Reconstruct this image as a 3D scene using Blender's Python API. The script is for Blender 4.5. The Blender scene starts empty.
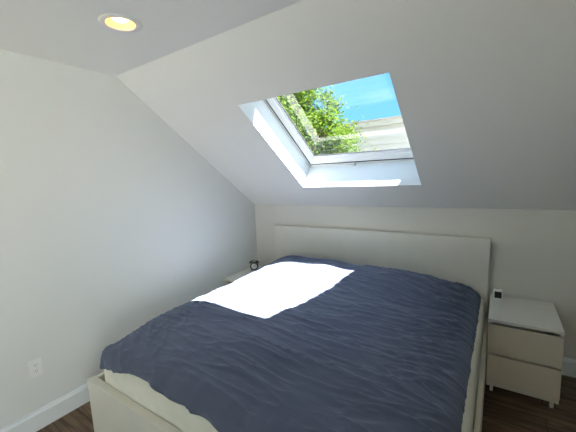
import bpy, bmesh, math, random
from math import sin, cos, pi, sqrt, atan2, radians, exp
from mathutils import Vector, Matrix, noise

random.seed(7)
SC = bpy.context.scene
COL = SC.collection

# ------------------------------------------------------------------ dimensions
XL = -0.346            # left wall
XR = 4.30              # right wall
YR = -5.20             # rear wall (behind the camera)
HK = 1.2374            # knee wall height
DS = 1.54              # horizontal run of the slope
HC = 2.3816            # flat ceiling height
LS = sqrt(DS * DS + (HC - HK) ** 2)
S = Vector((0, -DS / LS, (HC - HK) / LS))      # up the slope
N = Vector((0, S.z, -S.y))                     # out of the slope
def sp(x, t, h=0.0):
    return Vector((x, 0, HK)) + S * t + N * h
OX0, OX1, OT0, OT1 = 0.522, 1.603, 0.352, 1.430  # skylight opening
SH = 0.25                                        # shaft depth

# ------------------------------------------------------------------ materials
def mat(name, col, rough=0.6, metal=0.0, spec=0.5, noise_amt=0.0, noise_scale=20.0, bump=0.0, bump_scale=200.0,
        emit=None, emit_s=0.0, sheen=0.0):
    m = bpy.data.materials.new(name); m.use_nodes = True
    nt = m.node_tree; b = nt.nodes['Principled BSDF']
    b.inputs['Base Color'].default_value = (*col, 1)
    b.inputs['Roughness'].default_value = rough
    b.inputs['Metallic'].default_value = metal
    b.inputs['Specular IOR Level'].default_value = spec
    if sheen:
        b.inputs['Sheen Weight'].default_value = sheen
        b.inputs['Sheen Roughness'].default_value = 0.5
    tc = None
    if noise_amt or bump:
        tc = nt.nodes.new('ShaderNodeTexCoord')
    if noise_amt:
        n = nt.nodes.new('ShaderNodeTexNoise'); n.inputs['Scale'].default_value = noise_scale
        n.inputs['Detail'].default_value = 4
        nt.links.new(tc.outputs['Object'], n.inputs['Vector'])
        r = nt.nodes.new('ShaderNodeValToRGB')
        r.color_ramp.elements[0].position = 0.3; r.color_ramp.elements[1].position = 0.7
        r.color_ramp.elements[0].color = (*[c * (1 - noise_amt) for c in col], 1)
        r.color_ramp.elements[1].color = (*[min(1, c * (1 + noise_amt)) for c in col], 1)
        nt.links.new(n.outputs['Fac'], r.inputs['Fac'])
        nt.links.new(r.outputs['Color'], b.inputs['Base Color'])
    if bump:
        n2 = nt.nodes.new('ShaderNodeTexNoise'); n2.inputs['Scale'].default_value = bump_scale
        n2.inputs['Detail'].default_value = 3
        nt.links.new(tc.outputs['Object'], n2.inputs['Vector'])
        bp = nt.nodes.new('ShaderNodeBump'); bp.inputs['Strength'].default_value = bump
        bp.inputs['Distance'].default_value = 0.01
        nt.links.new(n2.outputs['Fac'], bp.inputs['Height'])
        nt.links.new(bp.outputs['Normal'], b.inputs['Normal'])
    if emit:
        b.inputs['Emission Color'].default_value = (*emit, 1)
        b.inputs['Emission Strength'].default_value = emit_s
    return m

M = {}
M['wall'] = mat('wall_paint', (0.72, 0.73, 0.705), 0.75, spec=0.25, bump=0.03, bump_scale=160)
M['knee'] = mat('knee_wall_warm', (0.70, 0.685, 0.62), 0.75, spec=0.25, bump=0.03, bump_scale=160)  # slightly warmer and darker than the other walls
M['ceil'] = mat('ceiling_paint', (0.77, 0.765, 0.73), 0.85, spec=0.2, bump=0.03, bump_scale=160)
M['shaft'] = mat('shaft_paint', (0.72, 0.74, 0.735), 0.7, spec=0.2)
M['trim'] = mat('trim_paint', (0.78, 0.81, 0.82), 0.4)
M['bed'] = mat('white_foil', (0.72, 0.70, 0.61), 0.42, noise_amt=0.02, noise_scale=6)
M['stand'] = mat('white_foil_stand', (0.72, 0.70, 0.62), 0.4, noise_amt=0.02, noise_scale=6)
M['drawer'] = mat('drawer_foil_shaded', (0.66, 0.59, 0.48), 0.45, noise_amt=0.02, noise_scale=6)  # brownish foil, deepened further to carry shade on the drawer fronts
M['sheet'] = mat('cream_sheet', (0.76, 0.74, 0.63), 0.85, spec=0.1, noise_amt=0.03, noise_scale=15, bump=0.2, bump_scale=60)
M['winframe'] = mat('window_frame_white', (0.85, 0.86, 0.86), 0.35)
M['gasket'] = mat('gasket_rubber', (0.05, 0.05, 0.055), 0.6)
M['black'] = mat('black_enamel', (0.012, 0.012, 0.013), 0.3)
M['dial'] = mat('clock_dial', (0.75, 0.75, 0.73), 0.5)
M['screen'] = mat('dark_display', (0.02, 0.022, 0.025), 0.15)
M['segment'] = mat('display_segment', (0.12, 0.13, 0.14), 0.3)
M['knob'] = mat('satin_knob', (0.62, 0.62, 0.60), 0.3)
M['plastic'] = mat('white_plastic', (0.80, 0.80, 0.78), 0.35)
M['slot'] = mat('socket_slot', (0.10, 0.10, 0.10), 0.5)
M['darkgap'] = mat('slat_wood', (0.35, 0.27, 0.18), 0.7)
M['bulb'] = mat('lit_bulb', (1, 0.9, 0.7), 0.4, emit=(1.0, 0.66, 0.26), emit_s=6.0)
M['baffle'] = mat('glow_tinted_baffle', (0.85, 0.56, 0.30), 0.5)  # orange tint puts the bulb's warm glow into the baffle colour
M['ring'] = mat('lamp_trim_ring', (0.78, 0.76, 0.72), 0.4)
M['bark'] = mat('tree_bark', (0.10, 0.07, 0.045), 0.9, noise_amt=0.3, noise_scale=8)
M['siding'] = mat('grey_white_siding', (0.30, 0.305, 0.30), 0.7)
M['gutter'] = mat('grey_gutter', (0.30, 0.28, 0.27), 0.5)
M['ground'] = mat('pale_bounce_ground', (0.80, 0.75, 0.67), 0.9, noise_amt=0.1, noise_scale=1)  # unseen ground, kept pale to bounce sunlight up into the room
M['added_lawn'] = mat('added_lawn', (0.04, 0.07, 0.025), 0.9, noise_amt=0.3, noise_scale=1)  # unseen grass, added dark to cut the bounce onto the siding
M['shingle'] = mat('roof_shingle', (0.10, 0.10, 0.10), 0.9, noise_amt=0.3, noise_scale=10)

def floor_material():
    m = bpy.data.materials.new('wood_planks'); m.use_nodes = True
    nt = m.node_tree; b = nt.nodes['Principled BSDF']; L = nt.links.new
    tc = nt.nodes.new('ShaderNodeTexCoord')
    mp = nt.nodes.new('ShaderNodeMapping')
    L(tc.outputs['Object'], mp.inputs['Vector'])
    br = nt.nodes.new('ShaderNodeTexBrick')
    br.inputs['Color1'].default_value = (0.115, 0.076, 0.044, 1)
    br.inputs['Color2'].default_value = (0.20, 0.14, 0.088, 1)
    br.inputs['Mortar'].default_value = (0.02, 0.014, 0.01, 1)
    br.inputs['Scale'].default_value = 1.0
    br.inputs['Mortar Size'].default_value = 0.002
    br.inputs['Brick Width'].default_value = 1.2
    br.inputs['Row Height'].default_value = 0.15
    L(mp.outputs['Vector'], br.inputs['Vector'])
    mp2 = nt.nodes.new('ShaderNodeMapping'); mp2.inputs['Scale'].default_value = (1.6, 16, 1)
    L(tc.outputs['Object'], mp2.inputs['Vector'])
    n = nt.nodes.new('ShaderNodeTexNoise'); n.inputs['Scale'].default_value = 2.2
    n.inputs['Detail'].default_value = 6; n.inputs['Distortion'].default_value = 1.2
    L(mp2.outputs['Vector'], n.inputs['Vector'])
    r = nt.nodes.new('ShaderNodeValToRGB')
    r.color_ramp.elements[0].position = 0.32; r.color_ramp.elements[0].color = (0.45, 0.42, 0.40, 1)
    r.color_ramp.elements[1].position = 0.68; r.color_ramp.elements[1].color = (1.35, 1.32, 1.28, 1)
    L(n.outputs['Fac'], r.inputs['Fac'])
    mx = nt.nodes.new('ShaderNodeMixRGB'); mx.blend_type = 'MULTIPLY'; mx.inputs['Fac'].default_value = 1
    L(br.outputs['Color'], mx.inputs['Color1']); L(r.outputs['Color'], mx.inputs['Color2'])
    L(mx.outputs['Color'], b.inputs['Base Color'])
    b.inputs['Roughness'].default_value = 0.5
    b.inputs['Specular IOR Level'].default_value = 0.35
    return m
M['floor'] = floor_material()

def duvet_material():
    m = bpy.data.materials.new('slate_blue_cotton'); m.use_nodes = True
    nt = m.node_tree; b = nt.nodes['Principled BSDF']; L = nt.links.new
    tc = nt.nodes.new('ShaderNodeTexCoord')
    n = nt.nodes.new('ShaderNodeTexNoise'); n.inputs['Scale'].default_value = 3; n.inputs['Detail'].default_value = 5
    L(tc.outputs['Object'], n.inputs['Vector'])
    r = nt.nodes.new('ShaderNodeValToRGB')
    r.color_ramp.elements[0].position = 0.3; r.color_ramp.elements[0].color = (*DUV_A, 1)
    r.color_ramp.elements[1].position = 0.7; r.color_ramp.elements[1].color = (*DUV_B, 1)
    L(n.outputs['Fac'], r.inputs['Fac']); L(r.outputs['Color'], b.inputs['Base Color'])
    b.inputs['Roughness'].default_value = 0.85
    b.inputs['Specular IOR Level'].default_value = 0.12
    b.inputs['Sheen Weight'].default_value = 0.25
    b.inputs['Sheen Roughness'].default_value = 0.45
    b.inputs['Sheen Tint'].default_value = (0.75, 0.82, 1, 1)
    mp = nt.nodes.new('ShaderNodeMapping'); mp.inputs['Scale'].default_value = (9, 40, 20)
    mp.inputs['Rotation'].default_value = (0, 0, 0.18)
    L(tc.outputs['Object'], mp.inputs['Vector'])
    n2 = nt.nodes.new('ShaderNodeTexNoise'); n2.inputs['Scale'].default_value = 1.0; n2.inputs['Detail'].default_value = 4
    n2.inputs['Distortion'].default_value = 0.8
    L(mp.outputs['Vector'], n2.inputs['Vector'])
    bp = nt.nodes.new('ShaderNodeBump'); bp.inputs['Strength'].default_value = 0.5; bp.inputs['Distance'].default_value = 0.012
    L(n2.outputs['Fac'], bp.inputs['Height']); L(bp.outputs['Normal'], b.inputs['Normal'])
    return m
DUV_A = (0.074, 0.087, 0.130); DUV_B = (0.095, 0.110, 0.158)
M['duvet'] = duvet_material()

def glass_material():
    m = bpy.data.materials.new('double_glazing'); m.use_nodes = True
    nt = m.node_tree; L = nt.links.new
    nt.nodes.remove(nt.nodes['Principled BSDF'])
    out = nt.nodes['Material Output']
    tr = nt.nodes.new('ShaderNodeBsdfTransparent'); tr.inputs['Color'].default_value = (0.95, 0.97, 0.96, 1)
    gl = nt.nodes.new('ShaderNodeBsdfGlossy'); gl.inputs['Roughness'].default_value = 0.0
    fr = nt.nodes.new('ShaderNodeFresnel'); fr.inputs['IOR'].default_value = 1.7
    mx = nt.nodes.new('ShaderNodeMixShader')
    L(fr.outputs['Fac'], mx.inputs['Fac']); L(tr.outputs['BSDF'], mx.inputs[1]); L(gl.outputs['BSDF'], mx.inputs[2])
    L(mx.outputs['Shader'], out.inputs['Surface'])
    return m
M['glass'] = glass_material()

def leaf_material():
    m = bpy.data.materials.new('tree_leaves'); m.use_nodes = True
    nt = m.node_tree; b = nt.nodes['Principled BSDF']; L = nt.links.new
    g = nt.nodes.new('ShaderNodeNewGeometry')
    r = nt.nodes.new('ShaderNodeValToRGB')
    r.color_ramp.elements[0].color = (0.024, 0.058, 0.006, 1)
    r.color_ramp.elements[1].color = (0.085, 0.135, 0.012, 1)
    L(g.outputs['Random Per Island'], r.inputs['Fac'])
    tl = nt.nodes.new('ShaderNodeBsdfTranslucent')
    L(r.outputs['Color'], b.inputs['Base Color'])
    L(r.outputs['Color'], tl.inputs['Color'])
    b.inputs['Roughness'].default_value = 0.7; b.inputs['Specular IOR Level'].default_value = 0.2
    mx = nt.nodes.new('ShaderNodeMixShader'); mx.inputs['Fac'].default_value = 0.5
    L(b.outputs['BSDF'], mx.inputs[1]); L(tl.outputs['BSDF'], mx.inputs[2])
    L(mx.outputs['Shader'], nt.nodes['Material Output'].inputs['Surface'])
    return m
M['leaf'] = leaf_material()

# ------------------------------------------------------------------ object helpers
def link(name, bm, m, parent=None, smooth=False, kind=None):
    me = bpy.data.meshes.new(name)
    off = Vector((0, 0, 0))
    q = parent
    while q is not None:
        off += q.location; q = q.parent
    if off.length:
        bmesh.ops.translate(bm, vec=-off, verts=bm.verts)
    bm.normal_update(); bm.to_mesh(me); bm.free()
    o = bpy.data.objects.new(name, me); COL.objects.link(o)
    me.materials.append(m)
    if smooth:
        for p in me.polygons: p.use_smooth = True
    if parent is not None: o.parent = parent
    if kind: o['kind'] = kind
    return o
def tag(o, label, cat, group=None):
    o['label'] = label; o['category'] = cat
    if group: o['group'] = group
    return o
def empty(name, loc):
    o = bpy.data.objects.new(name, None); o.location = loc; o.empty_display_size = 0.1; COL.objects.link(o); return o

def add_box(bm, x0, x1, y0, y1, z0, z1, bevel=0.0, seg=2):
    vs = [bm.verts.new((x, y, z)) for x in (x0, x1) for y in (y0, y1) for z in (z0, z1)]
    fs = [(0, 1, 3, 2), (4, 6, 7, 5), (0, 4, 5, 1), (2, 3, 7, 6), (0, 2, 6, 4), (1, 5, 7, 3)]
    F = [bm.faces.new([vs[i] for i in f]) for f in fs]
    if bevel:
        es = list({e for f in F for e in f.edges})
        bmesh.ops.bevel(bm, geom=es, offset=bevel, segments=seg, affect='EDGES', profile=0.5)
    return bm
def box(name, x0, x1, y0, y1, z0, z1, m, parent=None, bevel=0.0, kind=None):
    bm = bmesh.new(); add_box(bm, x0, x1, y0, y1, z0, z1, bevel)
    return link(name, bm, m, parent, kind=kind)
def add_lathe(bm, prof, c, axis=(0, 0, 1), seg=40, cap0=True, cap1=True):
    """prof: list of (r, h) along axis from centre c"""
    a = Vector(axis).normalized(); u = a.orthogonal().normalized(); v = a.cross(u)
    rings = []
    for r, h in prof:
        rings.append([bm.verts.new(Vector(c) + a * h + (u * cos(2 * pi * i / seg) + v * sin(2 * pi * i / seg)) * r) for i in range(seg)])
    for A, B in zip(rings, rings[1:]):
        for i in range(seg):
            j = (i + 1) % seg
            bm.faces.new((A[i], A[j], B[j], B[i]))
    if cap0: bm.faces.new(list(reversed(rings[0])))
    if cap1: bm.faces.new(rings[-1])
    return bm
def add_bar(bm, p0, p1, r, seg=10):
    p0 = Vector(p0); p1 = Vector(p1); d = p1 - p0
    return add_lathe(bm, [(r, 0), (r, d.length)], p0, d, seg)
def add_ring_prism(bm, outer, inner, h0, h1):
    """rectangular ring in slope coordinates between outer/inner (x0,x1,t0,t1), from h0 to h1"""
    def cs(r, h): return [bm.verts.new(sp(r[0], r[2], h)), bm.verts.new(sp(r[1], r[2], h)), bm.verts.new(sp(r[1], r[3], h)), bm.verts.new(sp(r[0], r[3], h))]
    o0, o1, i0, i1 = cs(outer, h0), cs(outer, h1), cs(inner, h0), cs(inner, h1)
    for k in range(4):
        j = (k + 1) % 4
        bm.faces.new((o0[k], i0[k], i0[j], o0[j])); bm.faces.new((o1[k], o1[j], i1[j], i1[k]))
        bm.faces.new((o0[k], o0[j], o1[j], o1[k])); bm.faces.new((i0[k], i1[k], i1[j], i0[j]))
    return bm
def plane_with_hole(bm, rect, holes):
    """rect: list of points; holes: list of point loops"""
    es = []
    for loop in [rect] + holes:
        vs = [bm.verts.new(p) for p in loop]
        for a, b in zip(vs, vs[1:] + vs[:1]): es.append(bm.edges.new((a, b)))
    bmesh.ops.triangle_fill(bm, use_beauty=True, use_dissolve=False, edges=es)
    return bm

# ------------------------------------------------------------------ room shell
T = 0.12
bm = bmesh.new(); add_box(bm, XL - T, XR + T, YR - T, T, -0.10, 0.0); link('floor', bm, M['floor'], kind='structure')
def prism_x(bm, pts, x0, x1):
    A = [bm.verts.new((x0, y, z)) for y, z in pts]; B = [bm.verts.new((x1, y, z)) for y, z in pts]
    n = len(pts)
    bm.faces.new(A); bm.faces.new(list(reversed(B)))
    for i in range(n):
        j = (i + 1) % n
        bm.faces.new((A[i], B[i], B[j], A[j]))
    bmesh.ops.recalc_face_normals(bm, faces=bm.faces)
    return bm
prof = [(0, 0), (0, HK), (-DS, HC), (YR, HC), (YR, 0)]
link('wall_left', prism_x(bmesh.new(), prof, XL - T, XL), M['wall'], kind='structure')
box('wall_back', XL - T, XR + T, 0, T, 0, HK, M['knee'], kind='structure')

DW = (0.0, 1.30, 0.0, 2.15)  # glazed door added behind the camera to brighten the room
bm = bmesh.new()
for (a, b, c, d) in ((XL - T, DW[0], 0, HC), (DW[1], XR + T, 0, HC), (DW[0], DW[1], DW[3], HC)):
    add_box(bm, a, b, YR - T, YR, c, d)
link('wall_rear', bm, M['wall'], kind='structure')
w3 = empty('added_door_1', ((DW[0] + DW[1]) / 2, YR - 0.06, DW[2])); w3['kind'] = 'structure'
bm = bmesh.new()
for (a, b, c, d) in ((DW[0], DW[0] + .06, DW[2], DW[3]), (DW[1] - .06, DW[1], DW[2], DW[3]), (DW[0] + .06, DW[1] - .06, DW[2], DW[2] + .08),
                     (DW[0] + .06, DW[1] - .06, DW[3] - .06, DW[3])):
    add_box(bm, a, b, YR - .09, YR - .03, c, d)
link('added_door_frame', bm, M['winframe'], w3)
bm = bmesh.new(); add_box(bm, DW[0] + .06, DW[1] - .06, YR - .063, YR - .057, DW[2] + .08, DW[3] - .06)
link('glass_pane', bm, M['glass'], w3)
# right wall with an unseen window added to let in fill light
RW = (-4.95, -3.15, 0.02, 2.2)
bm = bmesh.new()
prism_x(bm, [(0, 0), (0, HK), (-DS, HC), (RW[1], HC), (RW[1], 0)], XR, XR + T)
for (a, b, c, d) in ((YR, RW[0], 0, HC), (RW[0], RW[1], 0, RW[2]), (RW[0], RW[1], RW[3], HC)):
    add_box(bm, XR, XR + T, a, b, c, d)
link('wall_right', bm, M['wall'], kind='structure')
w2 = empty('added_window_2', (XR + 0.06, (RW[0] + RW[1]) / 2, RW[2])); w2['kind'] = 'structure'
bm = bmesh.new(); ym = (RW[0] + RW[1]) / 2
for (a, b, c, d) in ((RW[0], RW[0] + .05, RW[2], RW[3]), (RW[1] - .05, RW[1], RW[2], RW[3]), (RW[0] + .05, RW[1] - .05, RW[2], RW[2] + .05),
                     (RW[0] + .05, RW[1] - .05, RW[3] - .05, RW[3]), (ym - .025, ym + .025, RW[2] + .05, RW[3] - .05)):
    add_box(bm, XR + .03, XR + .09, a, b, c, d)
link('window_frame', bm, M['winframe'], w2)
bm = bmesh.new(); add_box(bm, XR + .058, XR + .064, RW[0] + .05, RW[1] - .05, RW[2] + .05, RW[3] - .05)
link('glass_pane', bm, M['glass'], w2)

# flat ceiling with the hole for the recessed light
LC = Vector((0.479, -1.947, HC)); LRAD = 0.070
bm = bmesh.new()
plane_with_hole(bm, [(XL - T, -DS, HC), (XR + T, -DS, HC), (XR + T, YR - T, HC), (XL - T, YR - T, HC)],
                [[LC + Vector((LRAD * cos(2 * pi * i / 40), LRAD * sin(2 * pi * i / 40), 0)) for i in range(40)]])
link('ceiling', bm, M['ceil'], kind='structure')
# sloped ceiling with opening and the skylight shaft
bm = bmesh.new()
plane_with_hole(bm, [sp(XL - T, -.0), sp(XR + T, -.0), sp(XR + T, LS), sp(XL - T, LS)],
                [[sp(OX0, OT0), sp(OX1, OT0), sp(OX1, OT1), sp(OX0, OT1)]])
link('ceiling_slope', bm, M['ceil'], kind='structure')
bm = bmesh.new()
add_ring_prism(bm, (OX0 - .015, OX1 + .015, OT0 - .015, OT1 + .015), (OX0, OX1, OT0, OT1), 0.0005, SH)
link('trim_1', bm, M['shaft'], kind='structure')
# outer roof
bm = bmesh.new()
e = 0.02
plane_with_hole(bm, [sp(XL - .4, -.5, SH), sp(XR + .4, -.5, SH), sp(XR + .4, LS + .25, SH), sp(XL - .4, LS + .25, SH)],
                [[sp(OX0 - e, OT0 - e, SH), sp(OX1 + e, OT0 - e, SH), sp(OX1 + e, OT1 + e, SH), sp(OX0 - e, OT1 + e, SH)]])
link('roof', bm, M['shingle'], kind='structure')
bm = bmesh.new()
add_box(bm, XL - .4, XR + .4, YR - .3, -DS - .02, HC + 0.22, HC + 0.30)
link('roof_flat', bm, M['shingle'], kind='structure')

# baseboards
def baseboard(name, pts_from, pts_to, out):
    """profile extruded along the wall"""
    a = Vector(pts_from); b = Vector(pts_to); o = Vector(out)
    pr = [(0, 0), (0.014, 0), (0.014, 0.108), (0.012, 0.113), (0.008, 0.122), (0.007, 0.132), (0, 0.134)]
    bm = bmesh.new()
    A = [bm.verts.new(a + o * u + Vector((0, 0, z))) for u, z in pr]; B = [bm.verts.new(b + o * u + Vector((0, 0, z))) for u, z in pr]
    n = len(pr); bm.faces.new(A); bm.faces.new(list(reversed(B)))
    for i in range(n):
        j = (i + 1) % n; bm.faces.new((A[i], B[i], B[j], A[j]))
    bmesh.ops.recalc_face_normals(bm, faces=bm.faces)
    return link(name, bm, M['trim'], kind='structure')
baseboard('baseboard_left', (XL, YR, 0), (XL, 0, 0), (1, 0, 0))
baseboard('baseboard_back', (XL + .014, 0, 0), (XR - .014, 0, 0), (0, -1, 0))
baseboard('baseboard_right', (XR, YR, 0), (XR, 0, 0), (-1, 0, 0))

# ------------------------------------------------------------------ skylight
w1 = empty('window_1', sp((OX0 + OX1) / 2, (OT0 + OT1) / 2, SH)); w1['kind'] = 'structure'
AX0, AX1, AT0, AT1 = 0.597, 1.558, 0.440, 1.350      # clear glass
bm = bmesh.new()
add_ring_prism(bm, (OX0 - .05, OX1 + .05, OT0 - .05, OT1 + .05), (OX0 + .014, OX1 - .012, OT0 + .016, OT1 - .014), SH + 0.001, SH + 0.075)
link('window_frame', bm, M['winframe'], w1)
bm = bmesh.new()
add_ring_prism(bm, (OX0 + .0142, OX1 - .0122, OT0 + .0162, OT1 - .0142), (OX0 + .021, OX1 - .019, OT0 + .024, OT1 - .02), SH + 0.003, SH + 0.06)
link('gasket', bm, M['gasket'], w1)
bm = bmesh.new()
# sash: stepped profile, bevelled toward the glass
def ring_pts(r, h): return [sp(r[0], r[2], h), sp(r[1], r[2], h), sp(r[1], r[3], h), sp(r[0], r[3], h)]
o = (OX0 + .021, OX1 - .019, OT0 + .024, OT1 - .02)
steps = [(0.0, SH + 0.062), (0.0, SH + 0.008), (0.12, SH + 0.004), (0.70, SH + 0.026), (0.78, SH + 0.036), (1.0, SH + 0.045), (1.0, SH + 0.062)]
loops = []
for f, h in steps:
    r = (o[0] + (AX0 - o[0]) * f, o[1] + (AX1 - o[1]) * f, o[2] + (AT0 - o[2]) * f, o[3] + (AT1 - o[3]) * f)
    loops.append([bm.verts.new(p) for p in ring_pts(r, h)])
loops.append(loops[0])
for A, B in zip(loops, loops[1:]):
    for k in range(4):
        j = (k + 1) % 4; bm.faces.new((A[k], A[j], B[j], B[k]))
bmesh.ops.recalc_face_normals(bm, faces=bm.faces)
link('sash', bm, M['winframe'], w1)
bm = bmesh.new()
add_ring_prism(bm, (AX0 + .0002, AX1 - .0002, AT0 + .0002, AT1 - .0002), (AX0 + .006, AX1 - .006, AT0 + .006, AT1 - .006), SH + 0.052, SH + 0.0605)
link('glazing_gasket', bm, M['gasket'], w1)
bm = bmesh.new()
q = (AX0 - .004, AX1 + .004, AT0 - .004, AT1 + .004)
bm.faces.new([bm.verts.new(p) for p in ring_pts(q, SH + 0.061)])
link('glass_pane', bm, M['glass'], w1)
bm = bmesh.new()
kc = sp(1.000, OT0 + .010, SH + 0.001)
add_lathe(bm, [(0.005, 0), (0.005, 0.010), (0.013, 0.011), (0.015, 0.016), (0.013, 0.022), (0.004, 0.024)], kc, -N, 24)
link('vent_knob', bm, M['knob'], w1, smooth=True)

# ------------------------------------------------------------------ recessed ceiling light
rl = empty('recessed_ceiling_light', LC)
tag(rl, 'round recessed ceiling light glowing warm orange in the flat ceiling', 'ceiling light')
bm = bmesh.new()
add_lathe(bm, [(0.068, 0.002), (0.068, -0.003), (0.074, -0.008), (0.090, -0.007), (0.099, -0.004), (0.101, -0.0005)], LC, (0, 0, 1), 56, False, False)
link('trim_ring', bm, M['ring'], rl, smooth=True)
bm = bmesh.new()
add_lathe(bm, [(0.0685, -0.004), (0.066, 0.02), (0.064, 0.05), (0.062, 0.09)], LC, (0, 0, 1), 48, False, True)
link('baffle', bm, M['baffle'], rl, smooth=True)
bm = bmesh.new()
add_lathe(bm, [(0.004, 0.006), (0.020, 0.009), (0.036, 0.016), (0.042, 0.028), (0.040, 0.045), (0.032, 0.07), (0.022, 0.088)], LC, (0, 0, 1), 32)
link('bulb', bm, M['bulb'], rl, smooth=True)

# ------------------------------------------------------------------ bed
bed = empty('bed_frame', (1.03, -1.07, 0))
tag(bed, 'low white wooden bed frame with plain panel headboard under the skylight', 'bed')
box('headboard', -0.012, 2.067, -0.065, -0.018, 0.0, 1.0095, M['bed'], bed, 0.002)
box('footboard', 0.004, 2.074, -2.140, -2.092, 0.0, 0.3645, M['bed'], bed, 0.003)
box('side_rail', 0.006, 0.034, -2.091, -0.066, 0.10, 0.3600, M['bed'], bed, 0.002)
box('side_rail', 2.050, 2.076, -2.091, -0.066, 0.10, 0.3640, M['bed'], bed, 0.002)
bm = bmesh.new()
for i in range(14):
    y = -2.03 + i * 0.145
    add_box(bm, 0.035, 2.049, y, y + 0.075, 0.20, 0.218)
link('slat_base', bm, M['darkgap'], bed)

# mattress in its fitted sheet
def smooth(a, b, x):
    t = max(0, min(1, (x - a) / (b - a))); return t * t * (3 - 2 * t)
def mattress():
    x0, x1, y0, y1, z0, z1 = 0.052, 2.0495, -2.0912, -0.090, 0.220, 0.545
    bm = bmesh.new()
    add_box(bm, x0, x1, y0, y1, z0, z1)
    bmesh.ops.bevel(bm, geom=list(bm.edges), offset=0.045, segments=5, affect='EDGES', profile=0.6)
    bmesh.ops.subdivide_edges(bm, edges=[e for e in bm.edges if e.calc_length() > 0.3], cuts=60, use_grid_fill=True)
    bm.normal_update()
    for v in bm.verts:
        n = v.normal
        R = 0.085
        for cx, sg in ((x0 + R, -1), (x1 - R, 1)):
            ax = (v.co.x - cx) * sg; ay = y0 + R - v.co.y
            if ax > 0 and ay > 0:
                l = sqrt(ax * ax + ay * ay); m_ = max(ax, ay) / l
                v.co.x = cx + sg * ax * m_; v.co.y = y0 + R - ay * m_
        k = noise.noise(Vector((v.co.x * 3, v.co.y * 3, v.co.z * 9))) * 0.006 + noise.noise(Vector((v.co.x * 8 + v.co.z * 6, v.co.y * 8, v.co.z * 12))) * 0.003
        v.co += n * (k - 0.003)
    o = link('mattress', bm, M['sheet'], smooth=True)
    tag(o, 'thick mattress in a cream fitted sheet showing below the blue duvet', 'mattress')
mattress()

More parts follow.
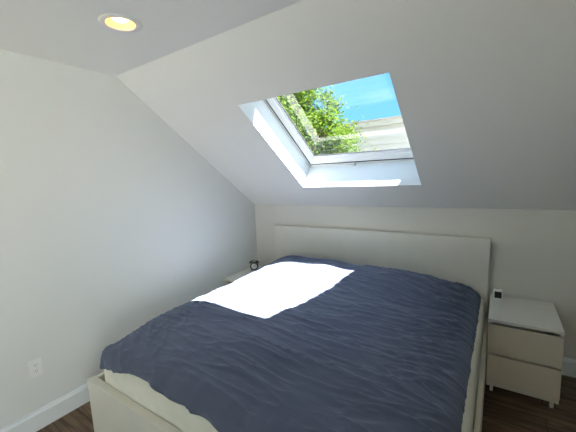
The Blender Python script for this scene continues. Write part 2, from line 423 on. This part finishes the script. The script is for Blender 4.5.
# ------------------------------------------------------------------ duvet
def zt(x, y):
    """height of the duvet's top over the mattress"""
    z = 0.612
    # puffiness over the body
    cx = (x - 1.03) / 1.03; cy = (y + 1.25) / 0.95
    z += 0.018 * max(0, 1 - cx ** 2) * max(0, 1 - cy ** 2 * 0.8)
    # lower to the foot
    z -= 0.012 * smooth(-1.5, -2.1, y)
    # pillows under the duvet at the head
    px = smooth(-0.05, 0.45, x) * (1 - smooth(1.40, 2.06, x))
    mid = 1 - 0.10 * exp(-((x - 1.03) / 0.10) ** 2)
    py = exp(-((y + 0.37) / (0.22 if y > -0.37 else 0.28)) ** 2)
    z += 0.145 * px * py * mid
    z -= 0.010 * smooth(-0.17, -0.085, y) 
    z -= 0.020 * smooth(1.80, 2.05, x)
    z -= 0.012 * smooth(0.20, 0.0, x)
    return z
def duvet():
    XA, XB = 0.100, 1.960      # where the side rolls begin
    YA, YB = -2.034, -0.10     # foot roll begins, head edge
    def roll(d, r, extra):
        """arc length d past the edge: outward offset, drop"""
        q = r * pi / 2
        if d <= q:
            a = d / r; return r * sin(a), r * (1 - cos(a))
        return r + (d - q) * 0.06, r + (d - q)
    rl_, rr, rf = 0.085, 0.060, 0.072
    dl, dr, df = rl_ * pi / 2 + 0.05, rr * pi / 2 + 0.012, rf * pi / 2 + 0.040
    nx, ny = 300, 300
    bm = bmesh.new(); grid = []
    P0, P1 = XA - dl, XB + dr
    Q0, Q1 = YA - df, YB
    for j in range(ny + 1):
        row = []
        for i in range(nx + 1):
            p = P0 + (P1 - P0) * i / nx
            q = Q0 + (Q1 - Q0) * j / ny
            ox = dx = oy = dy = 0.0
            sgn = 0
            xa_ = XA + 0.105 * smooth(-1.60, -2.05, q)
            if p < xa_: p_ = xa_ - (xa_ - p) * (1 - 0.42 * smooth(-1.45, -2.0, q))
            else: p_ = p
            if p < xa_: ox, dx = roll(xa_ - p_, rl_, 0); sgn = -1; bx = xa_
            elif p > XB: ox, dx = roll(p - XB, rr, 0); sgn = 1; bx = XB
            else: bx = p
            # hem along the foot is wavy: longer or shorter drop
            if q < YA:
                wob = 1.0 + 0.22 * noise.noise(Vector((p * 2.3, 3.1, 0))) + 0.12 * noise.noise(Vector((p * 7, 9.1, 0)))
                wob *= 1 - 0.26 * smooth(0.15, 0.45, p) + 0.16 * smooth(0.9, 1.3, p)
                oy, dy = roll((YA - q) * wob, rf, 0); by = YA
            else: by = q
            rx = rl_ if sgn < 0 else rr
            a = min(1.0, ox / rx); b = min(1.0, oy / rf)
            oxx = ox * sqrt(max(0, 1 - 0.5 * b * b)); oyy = oy * sqrt(max(0, 1 - 0.5 * a * a))
            x = bx + sgn * oxx; y = by - oyy
            drop = (dx ** 3 + dy ** 3) ** (1 / 3)
            z = zt(x, y) - drop
            wx = p + 0.10 * noise.noise(Vector((p * 1.7, q * 1.7, 5)))
            wy = q + 0.08 * noise.noise(Vector((p * 1.3, q * 2.1, 11))) + 0.10 * p
            w = 0
            n1 = noise.noise(Vector((wx * 1.5, wy * 9, 0.5)));   w += 0.008 * n1
            n2 = 1 - abs(noise.noise(Vector((wx * 2.6, wy * 17, 2.5)))) * 2; w += 0.0075 * max(0, n2) ** 3
            n3 = 1 - abs(noise.noise(Vector((wx * 5, wy * 22, 7.5)))) * 2;   w += 0.0040 * max(0, n3) ** 2
            # broad soft billows
            w += 0.014 * noise.noise(Vector((p * 1.8, q * 2.2, 21)))
            # creases fanning diagonally near the foot-left corner
            dg = smooth(0.9, 0.1, p) * smooth(-1.1, -1.9, q)
            u = (p * 0.75 - q * 0.65); v = (p * 0.65 + q * 0.75)
            n4 = 1 - abs(noise.noise(Vector((v * 14, u * 3, 14)))) * 2; w += dg * 0.008 * max(0, n4) ** 2
            # tight creases running in from the right hem
            rg = smooth(1.50, 1.90, p) * (1 - 0.8 * smooth(1.93, 1.99, p))
            n5 = 1 - abs(noise.noise(Vector((p * 3.0, (q - 0.35 * p) * 17, 30)))) * 2; w += rg * 0.010 * max(0, n5) ** 2
            # folds on the falling foot edge
            fo = smooth(YA + .12, YA - .05, q)
            n6 = noise.noise(Vector((p * 13, q * 2, 40))); w += fo * 0.010 * n6
            ft = smooth(0.0, 0.06, drop)
            # displacement direction: up on top, outward on the falls
            w *= 1.55 * (0.45 + 0.55 * smooth(0.02, 0.25, p)) * (1 - 0.65 * smooth(1.92, 2.0, p))
            if drop > 0:
                k = min(1, drop / 0.07)
                x += sgn * w * k * (a if sgn else 0); y -= w * k * b
                z += w * (1 - k)
            else: z += w
            row.append(bm.verts.new((x, y, z)))
        grid.append(row)
    for j in range(ny):
        for i in range(nx):
            bm.faces.new((grid[j][i], grid[j][i + 1], grid[j + 1][i + 1], grid[j + 1][i]))
    o = link('duvet', bm, M['duvet'], smooth=True)
    md = o.modifiers.new('thickness', 'SOLIDIFY'); md.thickness = 0.012; md.offset = -1
    tag(o, 'wrinkled slate blue duvet spread over the bed with a sunlit patch', 'duvet')
    return o
duvet()

# ------------------------------------------------------------------ nightstands
def nightstand(x0, x1, y0, y1, top, label, group=None, knob=False):
    """y0 front, y1 back; y0 < y1"""
    t = empty('nightstand', ((x0 + x1) / 2, (y0 + y1) / 2, 0))
    tag(t, label, 'nightstand', group)
    b = 0.0015
    box('top_panel', x0, x1, y0, y1, top - 0.020, top, M['stand'], t, b)
    box('side_panel', x0 + .001, x0 + .019, y0 + .024, y1 - .002, 0.050, top - 0.0205, M['stand'], t, b)
    box('side_panel', x1 - .019, x1 - .001, y0 + .024, y1 - .002, 0.050, top - 0.0205, M['stand'], t, b)
    box('back_panel', x0 + .0195, x1 - .0195, y1 - .012, y1 - .004, 0.06, top - 0.0205, M['stand'], t)
    box('plinth', x0 + .0195, x1 - .0195, y0 + .030, y0 + .045, 0.050, 0.090, M['stand'], t)
    for lx in (x0 + .022, x1 - .042):
        for ly in (y0 + .046, y1 - .06):
            box('leg', lx, lx + .02, ly, ly + .02, 0, 0.0495 if ly < y1 - .1 else 0.0598, M['stand'], t)
    zb, zt_ = 0.092, top - 0.040
    mid = (zb + zt_) / 2 - 0.004
    for z0, z1 in ((zb, mid - 0.006), (mid + 0.006, zt_)):
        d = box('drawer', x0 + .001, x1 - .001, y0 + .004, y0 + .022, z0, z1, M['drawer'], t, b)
        bm = bmesh.new()
        add_box(bm, x0 + .030, x1 - .030, y0 + .0225, y1 - .05, z0 + .010, z0 + .020)
        add_box(bm, x0 + .022, x0 + .030, y0 + .0225, y1 - .05, z0 + .010, z1 - .03)
        add_box(bm, x1 - .030, x1 - .022, y0 + .0225, y1 - .05, z0 + .010, z1 - .03)
        link('drawer_box', bm, M['stand'], d)
    return t
nightstand(2.081, 2.474, -0.515, -0.018, 0.55, 'white two-drawer nightstand right of the bed, holding a small square digital clock')
nightstand(XL + .016, -0.040, -0.605, -0.060, 0.497, 'white nightstand wedged between the bed and the left wall, holding the black alarm clock')

# ------------------------------------------------------------------ twin bell alarm clock
def alarm_clock(c, yaw):
    R = 0.048
    t = empty('alarm_clock', (c[0], c[1], c[2]))
    tag(t, 'small black twin-bell alarm clock with a white round dial', 'clock')
    f = Vector((sin(yaw), -cos(yaw), 0)); r = Vector((cos(yaw), sin(yaw), 0)); u = Vector((0, 0, 1))
    cc = Vector(c) + u * (R + 0.014)
    bm = bmesh.new()
    add_lathe(bm, [(R * .55, -0.026), (R * .92, -0.022), (R, -0.014), (R, 0.016), (R * .97, 0.020), (R * .72, 0.020), (R * .70, 0.012)], cc, f, 36, True, True)
    link('case', bm, M['black'], t, smooth=False)
    bm = bmesh.new(); add_lathe(bm, [(R * .69, 0.0125), (R * .69, 0.0140)], cc, f, 36)
    d = link('dial', bm, M['dial'], t)
    bm = bmesh.new()
    for k in range(12):
        a = k * pi / 6; p = cc + f * 0.0144 + (r * sin(a) + u * cos(a)) * R * .62
        add_bar(bm, p - (r * sin(a) + u * cos(a)) * .0025, p + (r * sin(a) + u * cos(a)) * .0025, 0.0008, 6)
    link('tick_marks', bm, M['black'], d)
    for nm, ang, ln, w in (('hour_hand', 1.05, .42, .0017), ('minute_hand', 0.95, .62, .0012)):
        bm = bmesh.new(); dr = r * sin(ang) + u * cos(ang)
        add_bar(bm, cc + f * 0.0158 - dr * .004, cc + f * 0.0158 + dr * R * ln, w, 6)
        link(nm, bm, M['black'], d)
    for s in (-1, 1):
        a = s * 0.66; dr = r * sin(a) + u * cos(a)
        bm = bmesh.new()
        add_bar(bm, cc + dr * R * .95, cc + dr * R * 1.22, 0.003, 8)
        add_lathe(bm, [(0.025, 0), (0.0245, 0.006), (0.020, 0.013), (0.011, 0.019), (0.003, 0.0205)], cc + dr * R * 1.14, dr, 24)
        link('bell', bm, M['black'], t)
        a = s * 0.62; dr = r * sin(a) - u * cos(a)
        foot = cc + dr * R * 0.95; end = Vector((0, 0, c[2] + .002)); end = foot + dr * ((foot.z - end.z) / -dr.z if dr.z else 0)
        bm = bmesh.new(); add_bar(bm, foot, end, 0.0038, 8); add_lathe(bm, [(0.005, -.002), (0.0055, .001), (0.003, .004)], end, (0, 0, 1), 10)
        link('foot', bm, M['black'], t)
    bm = bmesh.new()
    pts = [cc + (r * sin(a) * .55 + u * (1.05 + .45 * cos(a * 1.0))) * R for a in [(-1.3 + 2.6 * k / 12) for k in range(13)]]
    for A, B in zip(pts, pts[1:]): add_bar(bm, A, B, 0.0018, 6)
    link('carry_handle', bm, M['black'], t)
    bm = bmesh.new(); add_bar(bm, cc + u * R * .96, cc + u * R * 1.34, 0.0025, 8)
    add_lathe(bm, [(.005, -.006), (.007, 0), (.005, .006)], cc + u * R * 1.36, r, 12)
    link('hammer', bm, M['black'], t)
alarm_clock((-0.187, -0.255, 0.4970), 0.55)

# ------------------------------------------------------------------ small digital clock
dc = empty('digital_clock', (2.131, -0.120, 0.55))
dc.rotation_euler = (0, 0, 0)
tag(dc, 'small white square digital clock with a dark screen on the right nightstand', 'clock')
def rotbox(bm, dims, c, bevel, yaw=0.0):
    b2 = bmesh.new(); add_box(b2, *dims, bevel)
    bmesh.ops.transform(b2, matrix=Matrix.Translation(c) @ Matrix.Rotation(yaw, 4, 'Z'), verts=b2.verts)
    me = bpy.data.meshes.new('t'); b2.to_mesh(me); b2.free(); bm.from_mesh(me); bpy.data.meshes.remove(me)
    return bm
yw = 0.10
link('casing', rotbox(bmesh.new(), (-.031, .031, -.016, .016, 0.0, .078), (2.131, -.120, .5502), .006, yw), M['plastic'], dc)
scr = link('screen', rotbox(bmesh.new(), (-.0225, .0225, -.0172, -.0158, .015, .065), (2.131, -.120, .5502), 0, yw), M['screen'], dc)

# ------------------------------------------------------------------ wall outlet
oc = Vector((XL, -2.287, 0.413))
wo = empty('wall_outlet', oc)
tag(wo, 'white duplex power outlet on the left wall above the baseboard', 'outlet')
box('cover_plate', XL, XL + .006, oc.y - .036, oc.y + .036, oc.z - .058, oc.z + .058, M['plastic'], wo, 0.002)
for dz in (-.0205, .0205):
    so = box('socket', XL + .0061, XL + .0095, oc.y - .0165, oc.y + .0165, oc.z + dz - .0145, oc.z + dz + .0145, M['plastic'], wo, 0.0015)
    bm = bmesh.new()
    add_box(bm, XL + .0094, XL + .0099, oc.y - .0075, oc.y - .0050, oc.z + dz - .001, oc.z + dz + .008)
    add_box(bm, XL + .0094, XL + .0099, oc.y + .0050, oc.y + .0075, oc.z + dz - .001, oc.z + dz + .008)
    add_lathe(bm, [(0.0025, 0), (0.0025, .0005)], (XL + .0094, oc.y, oc.z + dz - .007), (1, 0, 0), 10)
    link('slots', bm, M['slot'], so)
bm = bmesh.new(); add_lathe(bm, [(.0032, 0), (.0032, .0012), (.002, .0018)], (XL + .006, oc.y, oc.z), (1, 0, 0), 12)
link('screw', bm, M['plastic'], wo)

# ------------------------------------------------------------------ outside: ground, neighbour house, tree
box('ground', -40, 40, -40, 1.0, -3.4, -3.3, M['ground'], kind='structure')
box('ground_added_lawn', -40, 40, 1.0, 60, -3.4, -3.3, M['added_lawn'], kind='structure')

def house():
    t = empty('neighbor_house', (4.5, 9.6, -3.3))
    tag(t, 'pale house with horizontal siding beyond the skylight', 'house')
    x0, x1, y0 = -2.6, 9.5, 7.6
    zb, ztop = -3.3, 3.18
    bm = bmesh.new()
    nl = 34; hh = (ztop - zb) / nl
    pts = []
    for k in range(nl):
        pts += [(y0 - .040, zb + k * hh), (y0 - .002, zb + (k + 1) * hh)]
    pts += [(y0 + 4, ztop), (y0 + 4, zb)]
    prism_x(bm, pts, x0, x1)
    link('wall', bm, M['siding'], t)
    bm = bmesh.new(); add_box(bm, x0 - .1, x1 + .1, y0 - .14, y0 - .03, ztop - .16, ztop - .005)
    link('fascia', bm, M['siding'], t)
    bm = bmesh.new(); add_box(bm, x0 - .14, x1 + .14, y0 - .2, y0 + 4.1, ztop, ztop + .045)
    link('roof', bm, M['gutter'], t)
house()

def tree():
    base = Vector((-2.95, 4.5, -3.3))
    t = empty('tree', base)
    tag(t, 'bright green leafy tree seen through the skylight', 'tree')
    bm = bmesh.new()
    add_lathe(bm, [(.26, 0), (.2, .6), (.16, 2.5), (.12, 5.0), (.05, 6.2)], base, (0.02, 0, 1), 14)
    rnd = random.Random(3)
    br = []
    for k in range(26):
        z = 2.6 + 3.2 * rnd.random(); a = rnd.random() * 2 * pi
        p0 = base + Vector((0.02 * z, 0, z)); ln = 1.6 * (1 - (z - 2.6) / 8) + .6
        p1 = p0 + Vector((cos(a) * ln, sin(a) * ln, .55 * ln))
        add_lathe(bm, [(.06, 0), (.02, (p1 - p0).length)], p0, p1 - p0, 8); br.append(p1)
    link('trunk', bm, M['bark'], t)
    bm = bmesh.new()
    cen = base + Vector((0, 0, 5.55)); rad = Vector((2.25, 1.7, 1.85))
    clumps = []
    while len(clumps) < 330:
        d = Vector((rnd.gauss(0, 1), rnd.gauss(0, 1), rnd.gauss(0, 1))).normalized()
        k = 0.45 + 0.58 * rnd.random() ** .6
        clumps.append((cen + Vector((d.x * rad.x, d.y * rad.y, d.z * rad.z)) * k, .20 + .22 * rnd.random()))
    for c, r in clumps:
        for _ in range(130):
            d = Vector((rnd.gauss(0, 1), rnd.gauss(0, 1), rnd.gauss(0, .8))) * r * .55
            p = c + d
            a = Vector((rnd.gauss(0, 1), rnd.gauss(0, 1), rnd.gauss(0, .5))).normalized()
            n = Vector((rnd.gauss(0, .7), rnd.gauss(0, .7), 1)).normalized()
            b = n.cross(a)
            if b.length < .1: continue
            b.normalize(); a = b.cross(n)
            s = .035 + .03 * rnd.random()
            vs = [bm.verts.new(p + a * s * 1.1), bm.verts.new(p + b * s * .5 + n * .01), bm.verts.new(p - a * s * 1.1), bm.verts.new(p - b * s * .5 + n * .01)]
            bm.faces.new(vs)
    link('foliage', bm, M['leaf'], t)
tree()

# ------------------------------------------------------------------ light: sun, sky
SUN_DIR = Vector((0.43, 0.285, 1.0)).normalized()
sun = bpy.data.lights.new('sun', 'SUN'); sun.energy = 43; sun.angle = radians(0.53); sun.color = (1, 0.965, 0.92)
so = bpy.data.objects.new('sun', sun); COL.objects.link(so)
so.rotation_euler = (-SUN_DIR).to_track_quat('-Z', 'Y').to_euler(); so.location = (6, 5, 14)

W = bpy.data.worlds.new('sky'); SC.world = W; W.use_nodes = True
nt = W.node_tree; L = nt.links.new
bg = nt.nodes['Background']
tc = nt.nodes.new('ShaderNodeTexCoord'); sx = nt.nodes.new('ShaderNodeSeparateXYZ')
L(tc.outputs['Generated'], sx.inputs['Vector'])
# blue ahead, deepening with height
r1 = nt.nodes.new('ShaderNodeValToRGB')
r1.color_ramp.elements[0].position = 0.0; r1.color_ramp.elements[0].color = (0.20, 0.55, 0.90, 1)
r1.color_ramp.elements[1].position = 0.6; r1.color_ramp.elements[1].color = (0.11, 0.38, 0.84, 1)
L(sx.outputs['Z'], r1.inputs['Fac'])
# bright white haze on the side behind the camera
mr = nt.nodes.new('ShaderNodeMapRange'); mr.interpolation_type = 'SMOOTHSTEP'
mr.inputs['From Min'].default_value = 0.1; mr.inputs['From Max'].default_value = 0.9
dt = nt.nodes.new('ShaderNodeVectorMath'); dt.operation = 'DOT_PRODUCT'; dt.inputs[1].default_value = (0.92, -0.39, 0.0)
L(tc.outputs['Generated'], dt.inputs[0]); L(dt.outputs['Value'], mr.inputs['Value'])
mx = nt.nodes.new('ShaderNodeMixRGB'); mx.inputs['Color2'].default_value = (4.7, 4.7, 4.5, 1)
mz = nt.nodes.new('ShaderNodeMapRange'); mz.interpolation_type = 'SMOOTHSTEP'
mz.inputs['From Min'].default_value = 0.55; mz.inputs['From Max'].default_value = 0.15
L(sx.outputs['Z'], mz.inputs['Value'])
mm = nt.nodes.new('ShaderNodeMath'); mm.operation = 'MULTIPLY'
L(mr.outputs['Result'], mm.inputs[0]); L(mz.outputs['Result'], mm.inputs[1])
L(mm.outputs['Value'], mx.inputs['Fac']); L(r1.outputs['Color'], mx.inputs['Color1'])
# thin cloud streaks
nz = nt.nodes.new('ShaderNodeTexNoise'); nz.inputs['Scale'].default_value = 3; nz.inputs['Detail'].default_value = 5
mp = nt.nodes.new('ShaderNodeMapping'); mp.inputs['Scale'].default_value = (1, 1, 4)
L(tc.outputs['Generated'], mp.inputs['Vector']); L(mp.outputs['Vector'], nz.inputs['Vector'])
cr = nt.nodes.new('ShaderNodeValToRGB'); cr.color_ramp.elements[0].position = 0.5; cr.color_ramp.elements[1].position = 0.85
cr.color_ramp.elements[1].color = (0.5, 0.5, 0.5, 1)
L(nz.outputs['Fac'], cr.inputs['Fac'])
m2 = nt.nodes.new('ShaderNodeMixRGB'); m2.inputs['Color2'].default_value = (0.8, 0.92, 1.0, 1)
L(cr.outputs['Color'], m2.inputs['Fac']); L(mx.outputs['Color'], m2.inputs['Color1'])
# hazy glow of the sky around the sun
ds = nt.nodes.new('ShaderNodeVectorMath'); ds.operation = 'DOT_PRODUCT'; ds.inputs[1].default_value = tuple(SUN_DIR)
L(tc.outputs['Generated'], ds.inputs[0])
ma = nt.nodes.new('ShaderNodeMapRange'); ma.interpolation_type = 'SMOOTHSTEP'
ma.inputs['From Min'].default_value = 0.50; ma.inputs['From Max'].default_value = 0.97
L(ds.outputs['Value'], ma.inputs['Value'])
m3 = nt.nodes.new('ShaderNodeMixRGB'); m3.inputs['Color2'].default_value = (1.6, 2.2, 2.9, 1)
L(ma.outputs['Result'], m3.inputs['Fac']); L(m2.outputs['Color'], m3.inputs['Color1'])
L(m3.outputs['Color'], bg.inputs['Color']); bg.inputs['Strength'].default_value = 1.0

def portal(name, center, xdir, ydir, sx_, sy_):
    l = bpy.data.lights.new(name, 'AREA'); l.shape = 'RECTANGLE'; l.size = sx_; l.size_y = sy_
    l.cycles.is_portal = True
    o = bpy.data.objects.new(name, l); COL.objects.link(o)
    z = Vector(xdir).cross(Vector(ydir))
    m = Matrix((Vector(xdir), Vector(ydir), z)).transposed().to_4x4(); m.translation = center
    o.matrix_world = m
portal('added_window_portal', Vector((XR + .13, (RW[0] + RW[1]) / 2, (RW[2] + RW[3]) / 2)), (0, 1, 0), (0, 0, 1), RW[1] - RW[0], RW[3] - RW[2])
portal('added_door_portal', Vector(((DW[0] + DW[1]) / 2, YR - .13, 1.07)), (-1, 0, 0), (0, 0, 1), 1.30, 2.15)
portal('skylight_portal', sp((OX0 + OX1) / 2, (OT0 + OT1) / 2, SH + .09), (1, 0, 0), S, 1.1, 1.1)

# ------------------------------------------------------------------ camera
C = Vector((2.1103, -2.9226, 1.5775)); yaw, pit, rol, f = -.5939, -.1309, -.0466, 314.344
fw = Vector((sin(yaw) * cos(pit), cos(yaw) * cos(pit), sin(pit)))
r = Vector((cos(yaw), -sin(yaw), 0)); u = r.cross(fw)
r2 = r * cos(rol) + u * sin(rol); u2 = -r * sin(rol) + u * cos(rol)
cam = bpy.data.cameras.new('camera'); cam.sensor_width = 36; cam.lens = f / 576 * 36; cam.clip_start = 0.02
co = bpy.data.objects.new('camera', cam); COL.objects.link(co)
mw = Matrix((r2, u2, -fw)).transposed().to_4x4(); mw.translation = C
co.matrix_world = mw
SC.camera = co

SC.view_settings.view_transform = 'Standard'
SC.view_settings.look = 'None'
SC.view_settings.exposure = 0.82
SC.view_settings.gamma = 1.0
SC.view_settings.use_curve_mapping = False
SC.cycles.use_denoising = True
SC.cycles.max_bounces = 14
SC.cycles.diffuse_bounces = 8
SC.cycles.transparent_max_bounces = 12
SC.cycles.sample_clamp_indirect = 6
